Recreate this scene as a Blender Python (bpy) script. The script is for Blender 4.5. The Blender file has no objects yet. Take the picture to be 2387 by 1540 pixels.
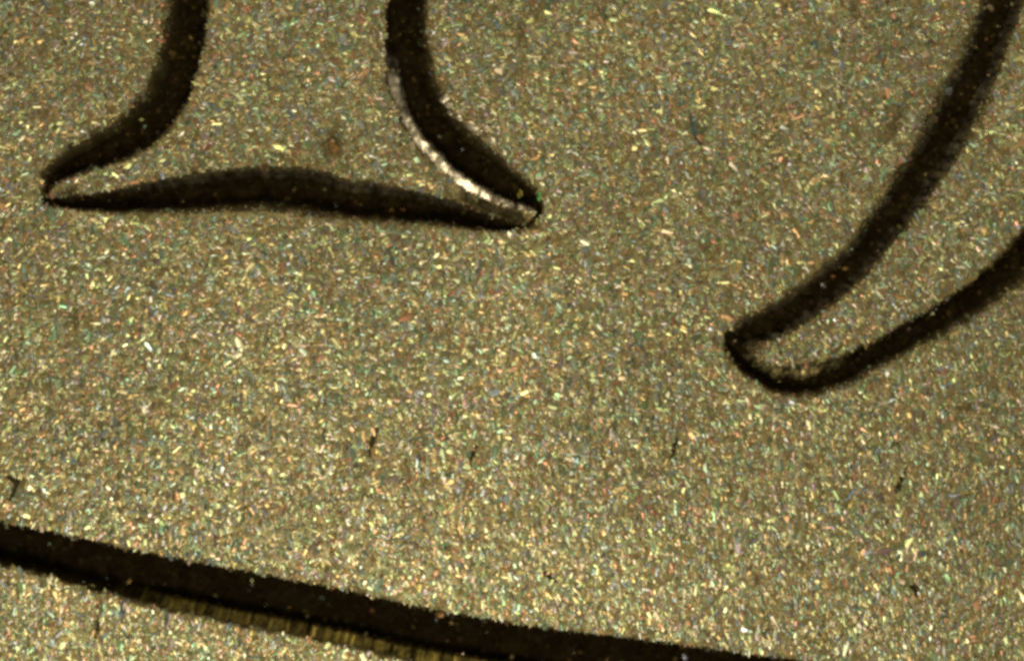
# Macro view of an engraved, grain-blasted brass plate (real size: the picture is 10 mm wide)
import bpy, math
import numpy as np
from mathutils import Vector

S = bpy.context.scene
rng = np.random.default_rng(7)
MM = 0.001
PLATE_T = 1.5                     # plate thickness, mm; its underside lies at z = 0

# ------------------------------------------------------------------ camera, world, lamps, exposure
cam_d = bpy.data.cameras.new("camera")
cam = bpy.data.objects.new("camera", cam_d)
S.collection.objects.link(cam)
cam_d.lens = 70.0
cam_d.sensor_width = 36.0
cam_d.clip_start = 0.0005
cam_d.clip_end = 1.0
CAM_H = 70.0 / 36.0 * 10.0        # mm above the plate's face: exactly 10 mm of plate across the frame
cam.location = (0, 0, (PLATE_T + CAM_H) * MM)
S.camera = cam
cam_d.dof.use_dof = True          # shallow macro focus on the plate's face
cam_d.dof.focus_distance = CAM_H * MM
cam_d.dof.aperture_fstop = 26.0

world = bpy.data.worlds.new("World")
S.world = world
world.use_nodes = True
bg = world.node_tree.nodes["Background"]
bg.inputs["Color"].default_value = (1.0, 0.93, 0.76, 1)
bg.inputs["Strength"].default_value = 0.36


def area_lamp(name, pos_mm, aim_mm, size_mm, radiance, color):
    d = bpy.data.lights.new(name, 'AREA')
    d.shape = 'DISK'
    d.size = size_mm * MM
    d.color = color
    d.energy = radiance * math.pi * math.pi * (size_mm * MM / 2) ** 2
    o = bpy.data.objects.new(name, d)
    S.collection.objects.link(o)
    p = Vector(pos_mm) * MM
    o.location = p
    o.rotation_euler = (Vector(aim_mm) * MM - p).to_track_quat('-Z', 'Y').to_euler()
    o["kind"] = "helper"
    return o


# two lamps of the microscope's own light: the raking one that throws the groove shadows, and a softer one opposite
area_lamp("raking_lamp", (10.0, 22.0, 11.5), (0, 0, 1.5), 7.0, 15.0, (1.0, 0.94, 0.80))
area_lamp("opposite_lamp", (-4.5, -10.5, 17.5), (-1.5, -2.0, 1.5), 5.0, 33.0, (1.0, 0.96, 0.86))

S.view_settings.view_transform = 'Standard'
S.view_settings.look = 'None'
S.view_settings.exposure = 0.0
S.view_settings.gamma = 1.0
S.view_settings.use_curve_mapping = False
S.render.engine = 'CYCLES'
S.cycles.max_bounces = 4
S.cycles.filter_width = 3.3
S.cycles.use_denoising = False


# ------------------------------------------------------------------ helpers
def P(X, Y):
    """a point of the photograph (2386 px wide) on the plate's face, in mm"""
    return np.array([(X - 1193.0) / 2386.0 * 10.0, (770.0 - Y) / 2386.0 * 10.0])


K = 10.0 / 2386.0                 # mm for one such pixel


def lin(c):
    c = np.asarray(c, float) / 255.0
    return np.where(c <= 0.04045, c / 12.92, ((c + 0.055) / 1.055) ** 2.4)


def value_noise(x, y, cell, seed):
    r = np.random.default_rng(seed)
    n = 512
    tab = r.random((n, n))
    fx, fy = x / cell + 1000.0, y / cell + 1000.0
    ix, iy = np.floor(fx).astype(int), np.floor(fy).astype(int)
    tx, ty = fx - ix, fy - iy
    tx, ty = tx * tx * (3 - 2 * tx), ty * ty * (3 - 2 * ty)
    a, b = tab[ix % n, iy % n], tab[(ix + 1) % n, iy % n]
    c, d = tab[ix % n, (iy + 1) % n], tab[(ix + 1) % n, (iy + 1) % n]
    return ((a * (1 - tx) + b * tx) * (1 - ty) + (c * (1 - tx) + d * tx) * ty) * 2 - 1


def catmull(pts, n=10):
    pts = np.asarray(pts, float)
    q = np.vstack([2 * pts[0] - pts[1], pts, 2 * pts[-1] - pts[-2]])
    out = []
    for i in range(1, len(q) - 2):
        for t in np.linspace(0, 1, n, endpoint=False):
            out.append(0.5 * (2 * q[i] + (q[i + 1] - q[i - 1]) * t
                              + (2 * q[i - 1] - 5 * q[i] + 4 * q[i + 1] - q[i + 2]) * t * t
                              + (3 * q[i] - q[i - 1] - 3 * q[i + 1] + q[i + 2]) * t ** 3))
    out.append(q[-2])
    return np.array(out)


def mesh_object(name, verts, loops, sizes, mat, parent=None, attrs=None, smooth=False):
    """verts (n,3) metres, loops flat indices, sizes per face"""
    me = bpy.data.meshes.new(name)
    me.vertices.add(len(verts))
    me.vertices.foreach_set("co", np.ascontiguousarray(verts, np.float32).ravel())
    me.loops.add(len(loops))
    me.loops.foreach_set("vertex_index", np.ascontiguousarray(loops, np.int32))
    me.polygons.add(len(sizes))
    st = np.concatenate([[0], np.cumsum(sizes)[:-1]]).astype(np.int32)
    me.polygons.foreach_set("loop_start", st)
    me.polygons.foreach_set("use_smooth", np.full(len(sizes), smooth, bool))
    for an, val in (attrs or {}).items():
        if val.ndim == 2:
            a = me.attributes.new(an, 'FLOAT_COLOR', 'POINT')
            c = np.ones((len(verts), 4), np.float32)
            c[:, :3] = val
            a.data.foreach_set("color", c.ravel())
        else:
            a = me.attributes.new(an, 'FLOAT', 'POINT')
            a.data.foreach_set("value", val.astype(np.float32))
    me.update(calc_edges=True)
    me.materials.append(mat)
    o = bpy.data.objects.new(name, me)
    S.collection.objects.link(o)
    o.parent = parent
    return o


def empty(name, parent=None):
    o = bpy.data.objects.new(name, None)
    o.empty_display_size = 0.001
    S.collection.objects.link(o)
    o.parent = parent
    return o


# ------------------------------------------------------------------ materials
def metal_material(name, rough, bump):
    m = bpy.data.materials.new(name)
    m.use_nodes = True
    nt = m.node_tree
    b = nt.nodes["Principled BSDF"]
    col = nt.nodes.new("ShaderNodeAttribute"); col.attribute_name = "tint"
    met = nt.nodes.new("ShaderNodeAttribute"); met.attribute_name = "bare"
    geo = nt.nodes.new("ShaderNodeTexCoord")
    noi = nt.nodes.new("ShaderNodeTexNoise")
    noi.inputs["Scale"].default_value = 60000.0
    noi.inputs["Detail"].default_value = 2.0
    nt.links.new(geo.outputs["Object"], noi.inputs["Vector"])
    bp = nt.nodes.new("ShaderNodeBump")
    bp.inputs["Strength"].default_value = bump
    bp.inputs["Distance"].default_value = 6e-6
    nt.links.new(noi.outputs["Fac"], bp.inputs["Height"])
    nt.links.new(bp.outputs["Normal"], b.inputs["Normal"])
    nt.links.new(col.outputs["Color"], b.inputs["Base Color"])
    nt.links.new(met.outputs["Fac"], b.inputs["Metallic"])
    mr = nt.nodes.new("ShaderNodeMapRange")
    mr.inputs["From Min"].default_value = 0.0
    mr.inputs["From Max"].default_value = 1.0
    mr.inputs["To Min"].default_value = 0.75
    mr.inputs["To Max"].default_value = rough
    nt.links.new(met.outputs["Fac"], mr.inputs["Value"])
    nt.links.new(mr.outputs["Result"], b.inputs["Roughness"])
    b.inputs["Specular IOR Level"].default_value = 0.10
    ts = nt.nodes.new("ShaderNodeMix"); ts.data_type = 'RGBA'      # soot glosses brown, bare metal does not tint
    ts.inputs[6].default_value = (1.0, 0.62, 0.22, 1)
    ts.inputs[7].default_value = (1, 1, 1, 1)
    nt.links.new(met.outputs["Fac"], ts.inputs[0])
    nt.links.new(ts.outputs[2], b.inputs["Specular Tint"])
    return m


M_FACE = metal_material("blasted_brass", 0.55, 0.5)
M_GRAIN = metal_material("brass_grain", 0.43, 0.15)
M_GROOVE = metal_material("blackened_groove", 0.36, 0.25)


def plain_material(name, color, rough, metallic, scale, var):
    m = bpy.data.materials.new(name)
    m.use_nodes = True
    nt = m.node_tree
    b = nt.nodes["Principled BSDF"]
    tc = nt.nodes.new("ShaderNodeTexCoord")
    n = nt.nodes.new("ShaderNodeTexNoise"); n.inputs["Scale"].default_value = scale
    r = nt.nodes.new("ShaderNodeValToRGB")
    r.color_ramp.elements[0].position = 0.35
    r.color_ramp.elements[1].position = 0.65
    r.color_ramp.elements[0].color = (*[c * (1 - var) for c in color], 1)
    r.color_ramp.elements[1].color = (*[min(1, c * (1 + var)) for c in color], 1)
    nt.links.new(tc.outputs["Object"], n.inputs["Vector"])
    nt.links.new(n.outputs["Fac"], r.inputs["Fac"])
    nt.links.new(r.outputs["Color"], b.inputs["Base Color"])
    b.inputs["Roughness"].default_value = rough
    b.inputs["Metallic"].default_value = metallic
    return m


M_BODY = plain_material("brass_body", (0.36, 0.27, 0.11), 0.45, 1.0, 900, 0.25)

# ------------------------------------------------------------------ the engraved strokes
# centre line (photo pixels, 2386 wide) with the full width at each point.
# wl / wr: share of the half width taken by the sloping wall left / right of the direction of travel
# bl / br: how bare that wall is, its lit look painted bright, bt: from which to which share of the length
STROKES = dict(
    stem_a=dict(part="letter", pts=[(440, -330, 95), (439, -160, 95), (438, 0, 95), (430, 90, 95), (404, 185, 98), (366, 258, 102),
                                    (318, 305, 98), (262, 338, 86), (205, 363, 72), (158, 388, 62), (124, 410, 44), (108, 438, 22), (104, 462, 8)],
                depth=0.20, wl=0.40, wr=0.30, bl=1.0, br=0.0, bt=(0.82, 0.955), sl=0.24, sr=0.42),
    foot=dict(part="letter", pts=[(104, 466, 20), (130, 470, 26), (171, 472, 34), (275, 468, 54), (379, 455, 76), (483, 447, 90), (587, 438, 100),
                                  (660, 440, 102), (726, 447, 104), (801, 464, 92), (880, 471, 88), (958, 482, 78), (1036, 494, 66),
                                  (1100, 510, 50), (1153, 523, 34), (1218, 532, 14)],
              depth=0.20, wl=0.40, wr=0.45, bl=0.03, br=0.0, bt=(0.1, 0.9), sl=0.26, sr=0.55),
    stem_b=dict(part="letter", pts=[(944, -330, 94), (945, -160, 94), (945, 0, 94), (944, 78, 97), (952, 156, 106), (975, 234, 112), (1007, 292, 114),
                                    (1057, 348, 118), (1112, 393, 112), (1170, 432, 92), (1222, 459, 62), (1254, 482, 26), (1248, 508, 14), (1226, 528, 8)],
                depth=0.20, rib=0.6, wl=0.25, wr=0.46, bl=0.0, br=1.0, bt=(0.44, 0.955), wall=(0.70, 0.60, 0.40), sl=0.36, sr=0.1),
    diagonal=dict(part="glyph", torn=1.7, pts=[(2440, -330, 92), (2390, -150, 92), (2337, 0, 93), (2302, 104, 93), (2273, 174, 97), (2238, 243, 100), (2202, 316, 100),
                                     (2138, 416, 94), (2092, 486, 86), (2053, 537, 80), (1999, 606, 78), (1955, 648, 80), (1895, 693, 82),
                                     (1845, 728, 78), (1790, 756, 78), (1744, 775, 66), (1714, 792, 42)],
                  depth=0.18, wl=0.40, wr=0.50, bl=0.05, br=0.05, bt=(0.1, 1.0), sl=0.3, sr=0.52),
    sweep=dict(part="glyph", torn=1.4, pts=[(1706, 784, 34), (1716, 812, 48), (1738, 842, 50), (1776, 868, 50), (1830, 886, 66), (1916, 879, 72), (1985, 852, 64),
                                  (2055, 817, 62), (2124, 778, 66), (2194, 739, 66), (2262, 699, 70), (2332, 646, 80), (2386, 592, 86),
                                  (2470, 505, 84), (2600, 360, 84), (2760, 190, 84)],
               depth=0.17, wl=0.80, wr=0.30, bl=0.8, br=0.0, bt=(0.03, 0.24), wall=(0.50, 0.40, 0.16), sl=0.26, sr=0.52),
    border=dict(part="border", torn=0.3, soot=0.55, pts=[(-380, 1165, 100), (-160, 1215, 100), (0, 1264, 100), (134, 1295, 106), (269, 1330, 116), (403, 1361, 124), (537, 1388, 130),
                                    (672, 1414, 130), (802, 1440, 130), (987, 1482, 132), (1239, 1524, 134), (1490, 1557, 138),
                                    (1742, 1592, 138), (2000, 1626, 140), (2400, 1676, 140), (2790, 1724, 140)],
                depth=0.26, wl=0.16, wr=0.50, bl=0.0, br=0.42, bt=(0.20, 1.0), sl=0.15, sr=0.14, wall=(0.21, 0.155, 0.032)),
)
# short nicks and scratches: points with widths, how dark
NICKS = [
    ([(1607, 258, 5), (1612, 285, 10), (1622, 312, 12), (1632, 338, 6)], 0.8),
    ([(14, 1112, 6), (34, 1116, 18), (58, 1122, 9)], 1.0),
    ([(36, 1120, 14), (33, 1142, 11), (22, 1166, 8)], 1.0),
    ([(880, 998, 4), (872, 1018, 9), (864, 1040, 9), (861, 1068, 4)], 0.9),
    ([(1113, 1026, 4), (1104, 1052, 10), (1092, 1080, 5)], 0.9),
    ([(1580, 1018, 6), (1573, 1040, 12), (1566, 1066, 5)], 0.8),
    ([(2110, 1092, 5), (2103, 1116, 11), (2090, 1146, 9)], 0.9),
    ([(232, 1432, 5), (228, 1455, 10), (222, 1482, 5)], 1.0),
    ([(1264, 1332, 6), (1280, 1342, 14), (1300, 1354, 6)], 1.0),
    ([(2120, 1366, 6), (2134, 1372, 15), (2138, 1388, 6)], 0.9),
]

# scorch marks between cuts that nearly meet: place, half sizes, turn, strength
STAINS = [(1150, 487, 100, 18, -22, 0.9), (150, 446, 42, 14, 10, 0.6), (1752, 812, 26, 30, 0, 0.6), (2078, 294, 15, 52, -30, 0.5), (775, 335, 30, 40, 0, 0.45), (640, 395, 120, 10, 0, 0.3), (2250, 952, 24, 12, 0, 0.4),
          (168, 748, 18, 26, 20, 0.4), (1212, 76, 16, 26, 0, 0.35), (1992, 20, 16, 28, 0, 0.35), (1650, 240, 14, 14, 0, 0.2)]
X0, X1, Y0, Y1 = -6.5, 6.5, -4.5, 4.5
STEP = 0.018
nx, ny = int((X1 - X0) / STEP) + 1, int((Y1 - Y0) / STEP) + 1
gx, gy = np.meshgrid(np.linspace(X0, X1, nx), np.linspace(Y0, Y1, ny), indexing='xy')


def field(spec_pts, x, y, closed_n=8):
    """nearest signed distance / half width / share of length to a stroke for flat arrays x, y"""
    p = np.array([[*P(a, b), w * K * 0.5] for a, b, w in spec_pts])
    c = catmull(p, closed_n)
    c[:, 2] = np.maximum(c[:, 2], 0.006)
    seg = np.linalg.norm(np.diff(c[:, :2], axis=0), axis=1)
    cum = np.concatenate([[0], np.cumsum(seg)])
    best = np.full(x.shape, 1e9)
    sd = np.zeros(x.shape); hw = np.ones(x.shape); tt = np.zeros(x.shape)
    reach = c[:, 2].max() * 1.7
    lo, hi = c[:, :2].min(0) - reach, c[:, :2].max(0) + reach
    box = np.nonzero((x > lo[0]) & (x < hi[0]) & (y > lo[1]) & (y < hi[1]))[0]
    bx_, by_ = x[box], y[box]
    for i in range(len(c) - 1):
        a, b = c[i], c[i + 1]
        lo, hi = np.minimum(a, b)[:2] - reach, np.maximum(a, b)[:2] + reach
        k = box[np.nonzero((bx_ > lo[0]) & (bx_ < hi[0]) & (by_ > lo[1]) & (by_ < hi[1]))[0]]
        if not len(k):
            continue
        d = b[:2] - a[:2]
        L2 = max(d @ d, 1e-12)
        u = np.clip(((x[k] - a[0]) * d[0] + (y[k] - a[1]) * d[1]) / L2, 0, 1)
        px, py = x[k] - a[0] - u * d[0], y[k] - a[1] - u * d[1]
        dist = np.hypot(px, py)
        w = a[2] + u * (b[2] - a[2])
        score = dist / w
        m = score < best[k]
        kk = k[m]
        best[kk] = score[m]
        sd[kk] = dist[m] * np.sign(d[0] * py[m] - d[1] * px[m])
        hw[kk] = w[m]
        tt[kk] = (cum[i] + u[m] * seg[i])
    return best, sd, hw, tt, cum[-1]


def sstep(t):
    t = np.clip(t, 0, 1)
    return t * t * (3 - 2 * t)


BRASS = lin((150, 132, 84))
PALETTE = np.array([lin(c) for c in [(150, 136, 88), (124, 130, 84), (164, 130, 78), (150, 126, 100), (128, 134, 114), (170, 164, 104),
                                     (164, 108, 74), (112, 136, 100), (142, 124, 114), (142, 118, 66), (124, 132, 128), (164, 154, 116)]])
PAL_W = np.array([20, 16, 11, 12, 8, 9, 5, 8, 6, 12, 4, 9], float); PAL_W /= PAL_W.sum()


def surface(x, y):
    """height (mm), stroke index (0 = face), tint, bare-ness at flat arrays x, y"""
    n_fine = value_noise(x, y, 0.028, 11)
    n_mid = value_noise(x, y, 0.09, 12)
    n_big = value_noise(x, y, 0.9, 13)
    z = 0.010 * n_mid + 0.007 * n_fine + 0.006 * n_big
    idx = np.zeros(x.shape, int)
    tint = BRASS[None, :] * (0.85 + 0.25 * n_fine)[:, None]
    bare = np.ones(x.shape)
    soot_shade_f = np.zeros(x.shape)
    wall_f = np.zeros(x.shape)
    for si, (name, st) in enumerate(STROKES.items(), 1):
        best, sd, hw, tt, total = field(st["pts"], x, y)
        rag = (0.08 * n_mid + 0.05 * n_fine) * st.get("torn", 1.0)
        r = sd / hw
        near = best < 1.6
        # shoulder: the blasted face rolls a little towards the cut, with a torn lip in places
        lip = np.exp(-((np.abs(r) - 1.13) / 0.10) ** 2) * np.clip(value_noise(x, y, 0.13, 40 + si) * 1.4, 0, 1) * 0.035
        z = np.where(near, z + lip, z)
        rr = r + rag
        tl, tr = (1 - rr) / st["wl"], (1 + rr) / st["wr"]
        share = tt / total
        win = sstep((share - st["bt"][0]) / 0.06) * sstep((st["bt"][1] - share) / 0.02)
        # a bared wall slopes gently, then drops to the floor of the cut
        gl, gr = win * (st["bl"] > 0.2), win * (st["br"] > 0.2)
        shelf = lambda t, g: sstep(t) * (1 - g) + g * (0.42 * np.clip(t, 0, 1) + 0.58 * sstep((t - 1.0) / 0.18))
        ramp = np.minimum(shelf(tl, gl), shelf(tr, gr))
        inside = near & (np.abs(rr) < 1.0)
        zz = -st["depth"] * np.minimum(1.0, hw / 0.12) * ramp
        chat = value_noise(tt, tt * 0 + 3.3, 0.035, 60 + si) * 0.6 + value_noise(tt, tt * 0 + 9.1, 0.015, 61 + si) * 0.4
        chat = chat * st.get("rib", 1.0) * (1 + 1.6 * sstep((tt / total - 0.78) / 0.08) * (st.get("rib", 1.0) < 1))
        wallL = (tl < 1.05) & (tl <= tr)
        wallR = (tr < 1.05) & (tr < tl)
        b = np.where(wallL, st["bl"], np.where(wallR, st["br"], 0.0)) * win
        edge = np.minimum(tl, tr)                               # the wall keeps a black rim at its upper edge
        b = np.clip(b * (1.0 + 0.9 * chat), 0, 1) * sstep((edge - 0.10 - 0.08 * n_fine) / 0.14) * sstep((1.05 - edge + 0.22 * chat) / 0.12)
        # scorch colour paints the soft shade of the sloping edges, wider on one side
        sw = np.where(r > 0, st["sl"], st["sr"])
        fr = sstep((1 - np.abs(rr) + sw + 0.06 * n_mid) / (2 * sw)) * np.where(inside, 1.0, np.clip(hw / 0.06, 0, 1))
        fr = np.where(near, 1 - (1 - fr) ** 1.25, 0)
        zz = zz + np.where(b > 0.03, chat * 0.007, 0) + 0.012 * n_fine * ramp
        take = inside & (zz < z)
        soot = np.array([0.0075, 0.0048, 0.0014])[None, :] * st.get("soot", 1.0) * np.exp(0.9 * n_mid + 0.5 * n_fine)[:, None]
        wallc = np.array(st.get("wall", (0.72, 0.62, 0.42)))[None, :] * np.clip(0.8 + 0.5 * chat + 0.40 * value_noise(tt, tt * 0 + 5.7, 0.3, 62 + si) + 0.45 * n_fine * st.get("rib", 1.0) + 0.5 * n_mid, 0.10, 1.8)[:, None]  # bare metal with a broken highlight painted in
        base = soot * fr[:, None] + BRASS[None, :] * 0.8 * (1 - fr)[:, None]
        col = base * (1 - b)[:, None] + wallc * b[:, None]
        soot_shade_f = np.maximum(soot_shade_f, fr * (1 - np.clip(b, 0, 1) * inside))
        z = np.where(take, zz, z)
        idx = np.where(take, si, idx)
        tint = np.where(take[:, None], col, tint)
        bare = np.where(take, np.clip(np.maximum(b * 1.6, 1 - fr), 0, 1), bare)
        wall_f = np.where(take, b, wall_f)
    for X, Y, rx, ry, rot, k in STAINS:
        c = P(X, Y)
        u, v = (x - c[0]) / K, (y - c[1]) / K
        a = math.radians(rot)
        q = np.hypot((u * math.cos(a) + v * math.sin(a)) / rx, (-u * math.sin(a) + v * math.cos(a)) / ry)
        soot_shade_f = np.maximum(soot_shade_f, k * sstep(1.4 - q + 0.35 * n_mid + 0.3 * n_fine))
    tint = np.where((idx == 0)[:, None], tint * (1 - 0.97 * soot_shade_f)[:, None], tint)
    for ni, (pts, dark) in enumerate(NICKS, 1):
        best, sd, hw, tt, total = field(pts, x, y, 4)
        rr = best + 0.25 * n_fine
        take = (rr < 1.0) & (idx == 0)
        zz = -0.03 * sstep((1 - rr) / 0.6)
        z = np.where(take, zz, z)
        idx = np.where(take, 100 + ni, idx)
        c = np.array([0.045, 0.032, 0.012]) if ni != 1 else np.array([0.08, 0.115, 0.10])
        tint = np.where(take[:, None], c[None, :] / max(dark, 0.3), tint)
        bare = np.where(take, 0.1, bare)
    return z, idx, tint, bare, soot_shade_f, wall_f


zf, idf, tf, bf, sf, wf = surface(gx.ravel(), gy.ravel())


def lookup(x, y):
    """height, stroke index, scorch with painted shade, and bare-ness of the built face at points x, y (mm)"""
    k = np.rint((y - Y0) / (Y1 - Y0) * (ny - 1)).astype(int) * nx + np.rint((x - X0) / (X1 - X0) * (nx - 1)).astype(int)
    return zf[k], idf[k], sf[k], wf[k]


gv = np.stack([gx.ravel() * MM, gy.ravel() * MM, (PLATE_T + zf) * MM], 1)
i0 = (np.arange(ny - 1)[:, None] * nx + np.arange(nx - 1)[None, :]).ravel()
quads = np.stack([i0, i0 + 1, i0 + nx + 1, i0 + nx], 1)
qi = idf[quads]
qid = qi.max(axis=1)                      # a face belongs to the cut as soon as one corner does

plate = empty("engraved_plate")
plate["label"] = "grainy brass coloured metal plate engraved with black letter outlines and a black line"
plate["category"] = "plate"


def subset(name, sel, mat, parent):
    q = quads[sel]
    used, inv = np.unique(q, return_inverse=True)
    return mesh_object(name, gv[used], inv.ravel(), np.full(len(q), 4), mat, parent,
                       dict(tint=tf[used], bare=bf[used]), smooth=True)


subset("face", qid == 0, M_FACE, plate)
groups = dict(letter=empty("letter_outline", plate), glyph=empty("letter_outline", plate))
groups["letter"]["label"] = "foot of an engraved serif letter: two flaring stems joined by an arched base stroke"
groups["glyph"]["label"] = "corner of an engraved letter: slanting stroke hooking back into a thinner one"
STROKE_LABEL = dict(stem_a="black curved stroke flaring to the pointed serif, no bright wall",
                    foot="black arched base stroke between the two serif points",
                    stem_b="black curved stroke with a bright bare metal wall along its edge",
                    diagonal="broad slanting black stroke with frayed edges",
                    sweep="thinner black stroke bending round the hooked end")
for si, (name, st) in enumerate(STROKES.items(), 1):
    if st["part"] == "border":
        o = subset("border_groove", qid == si, M_GROOVE, plate)
        o["label"] = "long straight black groove with a striated golden lower wall"
    else:
        o = subset("stroke", qid == si, M_GROOVE, groups[st["part"]])
        o["label"] = STROKE_LABEL[name]
for ni in range(1, len(NICKS) + 1):
    if (qid == 100 + ni).any():
        subset("nick", qid == 100 + ni, M_GROOVE, plate)

# the body of the plate under its face: four sides and the underside
e = [(X0, Y0), (X1, Y0), (X1, Y1), (X0, Y1)]
bv = [(a * MM, b * MM, 0) for a, b in e] + [(a * MM, b * MM, (PLATE_T - 0.03) * MM) for a, b in e]
rim = [(a * 1.004 * MM, b * 1.004 * MM, (PLATE_T - 0.10) * MM) for a, b in e]
bv = np.array(bv + rim)
bl = [3, 2, 1, 0]
for k in range(4):
    n = (k + 1) % 4
    bl += [k, n, 8 + n, 8 + k, 8 + k, 8 + n, 4 + n, 4 + k]
mesh_object("plate_body", bv, np.array(bl), np.full(9, 4), M_BODY, plate)


# ------------------------------------------------------------------ the grains of the blasted face
def grain_shapes(n, L, W, H, tilt, r):
    """n ridge-roofed chips: 8 points each, in local mm"""
    j = lambda s: 1 + s * (r.random(n) * 2 - 1)
    z0 = np.zeros(n)
    base = [(-L / 2 * j(.25), W * .18 * (r.random(n) * 2 - 1)), (-L / 3.2 * j(.3), -W / 2 * j(.3)), (L / 3.2 * j(.3), -W / 2 * j(.3)),
            (L / 2 * j(.25), W * .18 * (r.random(n) * 2 - 1)), (L / 3.2 * j(.3), W / 2 * j(.3)), (-L / 3.2 * j(.3), W / 2 * j(.3))]
    off = (r.random(n) * 2 - 1) * 0.34 * W
    pts = [np.stack([a, b, z0], 1) for a, b in base]
    pts.append(np.stack([-L * .27 * j(.4), off, H * j(.4)], 1))
    pts.append(np.stack([L * .27 * j(.4), off + (r.random(n) * 2 - 1) * .12 * W, H * j(.4)], 1))
    v = np.stack(pts, 1)                                   # n,8,3
    ax, ay = tilt * r.standard_normal(n), tilt * r.standard_normal(n)
    v[:, :, 2] += v[:, :, 0] * ax[:, None] + v[:, :, 1] * ay[:, None]
    return v


FACES = [(1, 2, 7, 6), (4, 5, 6, 7), (0, 1, 6), (0, 6, 5), (3, 7, 2), (3, 4, 7)]
F_LOOP = np.array([i for f in FACES for i in f])
F_SIZE = np.array([len(f) for f in FACES])


def grain_mesh(name, cx, cy, L, W, H, ang, tilt, colors, bare, parent, mat, r, sink=0.006):
    n = len(cx)
    v = grain_shapes(n, L, W, H, tilt, r)
    ca, sa = np.cos(ang)[:, None], np.sin(ang)[:, None]
    x = v[:, :, 0] * ca - v[:, :, 1] * sa + cx[:, None]
    y = v[:, :, 0] * sa + v[:, :, 1] * ca + cy[:, None]
    zc = lookup(cx, cy)[0]
    z = v[:, :, 2] + zc[:, None] + PLATE_T - sink + (r.random(n) * 0.012)[:, None]
    co = np.stack([x, y, z], 2).reshape(-1, 3) * MM
    loops = (np.arange(n)[:, None] * 8 + F_LOOP[None, :]).ravel()
    return mesh_object(name, co, loops, np.tile(F_SIZE, n), mat, parent,
                       dict(tint=np.repeat(colors, 8, axis=0), bare=np.repeat(bare, 8)), smooth=False)


N = 190000
cx = rng.uniform(X0 + .03, X1 - .03, N)
cy = rng.uniform(Y0 + .03, Y1 - .03, N)
_, gi, gs, gb = lookup(cx, cy)
TARNISH = 1 + 0.13 * value_noise(cx, cy, 1.3, 71) + 0.10 * value_noise(cx, cy, 0.35, 72)


def tints(n, spread, lum):
    c = PALETTE[rng.choice(len(PALETTE), n, p=PAL_W)]
    mean = (PALETTE * PAL_W[:, None]).sum(0)
    return (mean + (c - mean) * spread) * np.exp(rng.normal(0, lum, n))[:, None] * (1 + .06 * rng.standard_normal((n, 3)))


SOOT_SHADE = np.array([[0.013, 0.0082, 0.0022]])
clear = np.ones(N, bool)                                        # grains leave the nicks open
for ox, oy in ((.012, 0), (-.012, 0), (0, .010), (0, -.010)):
    clear &= lookup(cx + ox, cy + oy)[1] < 100
fsel = np.nonzero((gi == 0) & clear & (rng.random(N) < 1 - 0.75 * gs))[0]
fx, fy = cx[fsel], cy[fsel]
n = len(fx)
size = np.exp(rng.normal(0, 0.25, n)) * (1 - 0.5 * np.clip(gs[fsel] * 3, 0, 1))
L = 0.062 * size * rng.uniform(.75, 1.5, n)
W = 0.026 * size * rng.uniform(.75, 1.25, n)
H = W * rng.uniform(0.02, 0.24, n)
ang = np.where(rng.random(n) < np.clip(0.35 - 0.12 * fy, 0.15, 0.75), math.pi / 2 + rng.normal(0, .35, n), rng.uniform(0, math.pi, n))
gsf = gs[fsel][:, None]
col = np.clip(tints(n, 0.75, 0.26) * np.array([[1.27, 1.38, 1.50]]) * TARNISH[fsel][:, None], 0.01, 0.95)
col = col * (1 - gsf) + SOOT_SHADE * gsf  # grains beside the cuts carry the painted edge shade too
g = grain_mesh("grain_layer", fx, fy, L, W, H, ang, 0.13, col, 1 - 0.95 * gsf[:, 0], plate, M_GRAIN, rng)
g["kind"] = "stuff"
g["label"] = "fine glinting brass grains covering the whole face"

# inside the cuts: sooty grains, a few of them bare
gsel = np.nonzero((gi > 0) & (gi < 100) & (gb < 0.08))[0]
gsel = gsel[rng.random(len(gsel)) < 0.30 + 0.5 * (1 - gs[gsel])]
n = len(gsel)
size = np.exp(rng.normal(0, 0.3, n))
L = 0.042 * size; W = 0.022 * size; H = W * rng.uniform(.05, .35, n)
glint = (rng.random(n) < 0.035)[:, None]
gsf = np.clip(gs[gsel][:, None], 0, 1)
col = np.where(glint, tints(n, 1, .2), SOOT_SHADE * (np.where(gi[gsel] == 6, 0.5, 1.0) * np.exp(rng.normal(0.1, .75, n)))[:, None] * gsf + tints(n, 1, .2) * (1 - gsf))
g = grain_mesh("soot_layer", cx[gsel], cy[gsel], L, W, H, rng.uniform(0, math.pi, n), 0.35, col,
               np.where(glint, 0.9, 1 - 0.95 * gsf)[:, 0], plate, M_GRAIN, rng)
g["kind"] = "stuff"
g["label"] = "sooty black grit lining the engraved cuts"

# ------------------------------------------------------------------ the largest grains, one by one
variants = []
for k in range(12):
    r = np.random.default_rng(200 + k)
    one = np.ones(1)
    v = grain_shapes(1, 0.066 * one * r.uniform(.85, 1.2), 0.026 * one * r.uniform(.85, 1.2), 0.006 * one * r.uniform(.4, 1.6), 0.05, r)[0]
    c = np.clip(PALETTE[k % len(PALETTE)] * 1.8 + 0.08, 0, .95)
    o = mesh_object("grain", v * MM, F_LOOP, F_SIZE, M_GRAIN, None, dict(tint=np.tile(c, (8, 1)), bare=np.ones(8)))
    variants.append(o.data)
    bpy.data.objects.remove(o)
qx, qy = rng.uniform(-4.95, 4.95, 4000), rng.uniform(-3.18, 3.18, 4000)
keep = 0.25 + 0.75 * np.clip((0.8 - qy) / 2.5, 0, 1)             # coarser grains lie more thickly on one half of the plate
qz, qi2, qs, _ = lookup(qx, qy)
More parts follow.
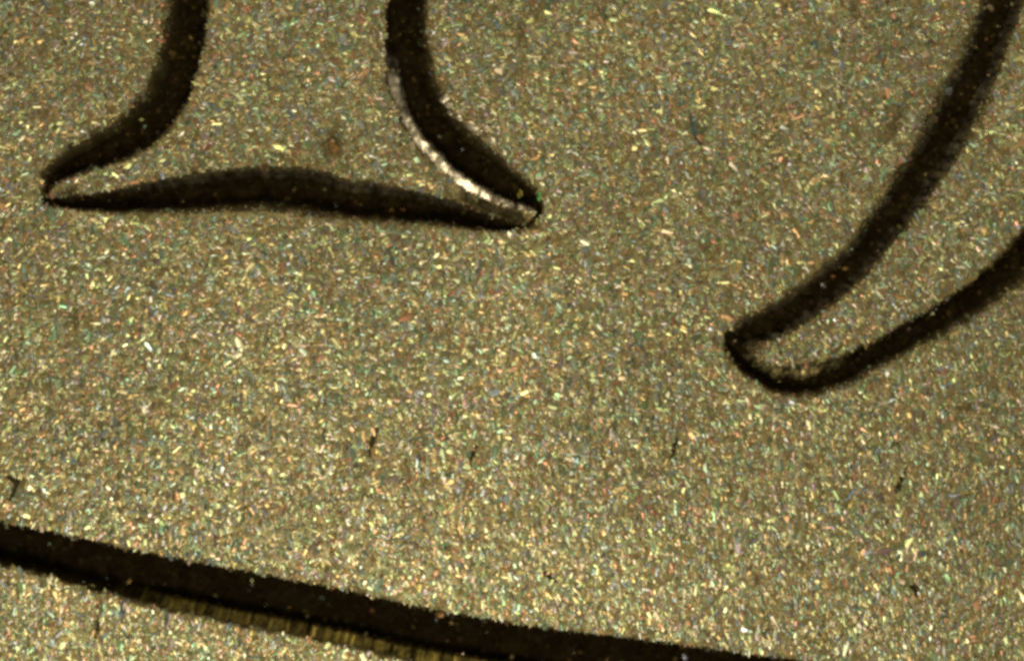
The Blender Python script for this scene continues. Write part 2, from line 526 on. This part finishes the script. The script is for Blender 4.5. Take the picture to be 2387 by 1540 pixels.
ok = np.nonzero((qi2 == 0) & (qs < 0.05) & (rng.random(4000) < keep))[0][:290]
for k in ok:
    o = bpy.data.objects.new("grain", variants[rng.integers(12)])
    S.collection.objects.link(o)
    o.parent = plate
    o.location = (qx[k] * MM, qy[k] * MM, (PLATE_T + qz[k] + 0.008) * MM)
    o.rotation_euler = (0.12 + rng.normal(0, .13), rng.normal(0, .13), math.pi / 2 + rng.normal(0, .4))

# ------------------------------------------------------------------ loose grit lying on the plate
M_AMBER = plain_material("amber_grit", (0.17, 0.085, 0.012), 0.35, 0.0, 30000, 0.6)
M_BLUE = plain_material("pale_sliver", (0.34, 0.42, 0.46), 0.25, 0.7, 30000, 0.35)


def grit(name, X, Y, sx, sy, sz, rot, mat, label, category, seed):
    """an irregular faceted pebble, mm half sizes"""
    r = np.random.default_rng(seed)
    me = bpy.data.meshes.new(name)
    import bmesh
    bm = bmesh.new()
    bmesh.ops.create_icosphere(bm, subdivisions=2, radius=1.0)
    for v in bm.verts:
        k = 1 + r.uniform(-.28, .22)
        v.co = Vector((v.co.x * sx * k, v.co.y * sy * k, v.co.z * sz * k)) * MM
    bm.to_mesh(me)
    bm.free()
    me.materials.append(mat)
    o = bpy.data.objects.new(name, me)
    S.collection.objects.link(o)
    p = P(X, Y)
    zz = lookup(p[:1], p[1:])[0][0]
    o.location = (p[0] * MM, p[1] * MM, (PLATE_T + zz + sz * .55) * MM)
    o.rotation_euler = (0, 0, rot)
    o["label"] = label
    o["category"] = category
    return o


grit("grit_grain", 775, 343, 0.052, 0.072, 0.040, 0.3, M_AMBER,
     "amber brown grit grain lying between the two flaring stems of the engraved letter", "grit", 5)
grit("metal_sliver", 1982, 1152, 0.018, 0.085, 0.016, -0.7, M_BLUE,
     "pale bluish metal sliver lying on the grains below the hooked stroke", "sliver", 6)


# ------------------------------------------------------------------ burrs: bright torn metal standing along the outer edge of one stem
M_BURR = plain_material("bright_burr", (0.62, 0.54, 0.36), 0.42, 1.0, 25000, 0.5)


def burr(X, Y, a, b, rot, seed):
    a, b = a * 1.45, b * 1.45
    o = grit("burr", X, Y, a * K, b * K, min(a, b) * K * 0.9, math.radians(rot), M_BURR, "", "", seed)
    del o["label"], o["category"]
    for v in o.data.vertices:                         # torn upwards on one side
        v.co.z += 0.35 * v.co.x - 0.25 * v.co.y
    o.parent = plate


for q, (X, Y, a, b, rot) in enumerate([(1037, 232, 9, 6, 30), (1046, 246, 12, 5, -40), (1052, 262, 7, 5, 10), (1070, 276, 8, 5, -30), (1096, 296, 13, 6, -25),
                                       (1116, 310, 7, 5, 20), (1128, 300, 6, 9, 30), (1146, 326, 12, 6, -50), (1158, 304, 5, 8, 0), (1172, 352, 8, 5, -35),
                                       (1200, 374, 7, 4, -30), (353, 12, 9, 11, 0), (352, 46, 6, 8, 0), (886, 84, 5, 7, 0), (892, 118, 5, 6, 0)]):
    burr(X, Y, a, b, rot, 300 + q)

M_GREEN = plain_material("green_glint", (0.25, 0.70, 0.22), 0.3, 1.0, 25000, 0.4)
M_GOLD = plain_material("gold_glint", (0.80, 0.66, 0.14), 0.3, 1.0, 25000, 0.4)
for X, Y, m, q in [(1256, 456, M_GREEN, 401), (1212, 450, M_GOLD, 402)]:  # coloured glints, put in as two tinted chips
    burr(X, Y, 4, 9, 0, q)
    S.collection.objects[-1].data.materials[0] = m
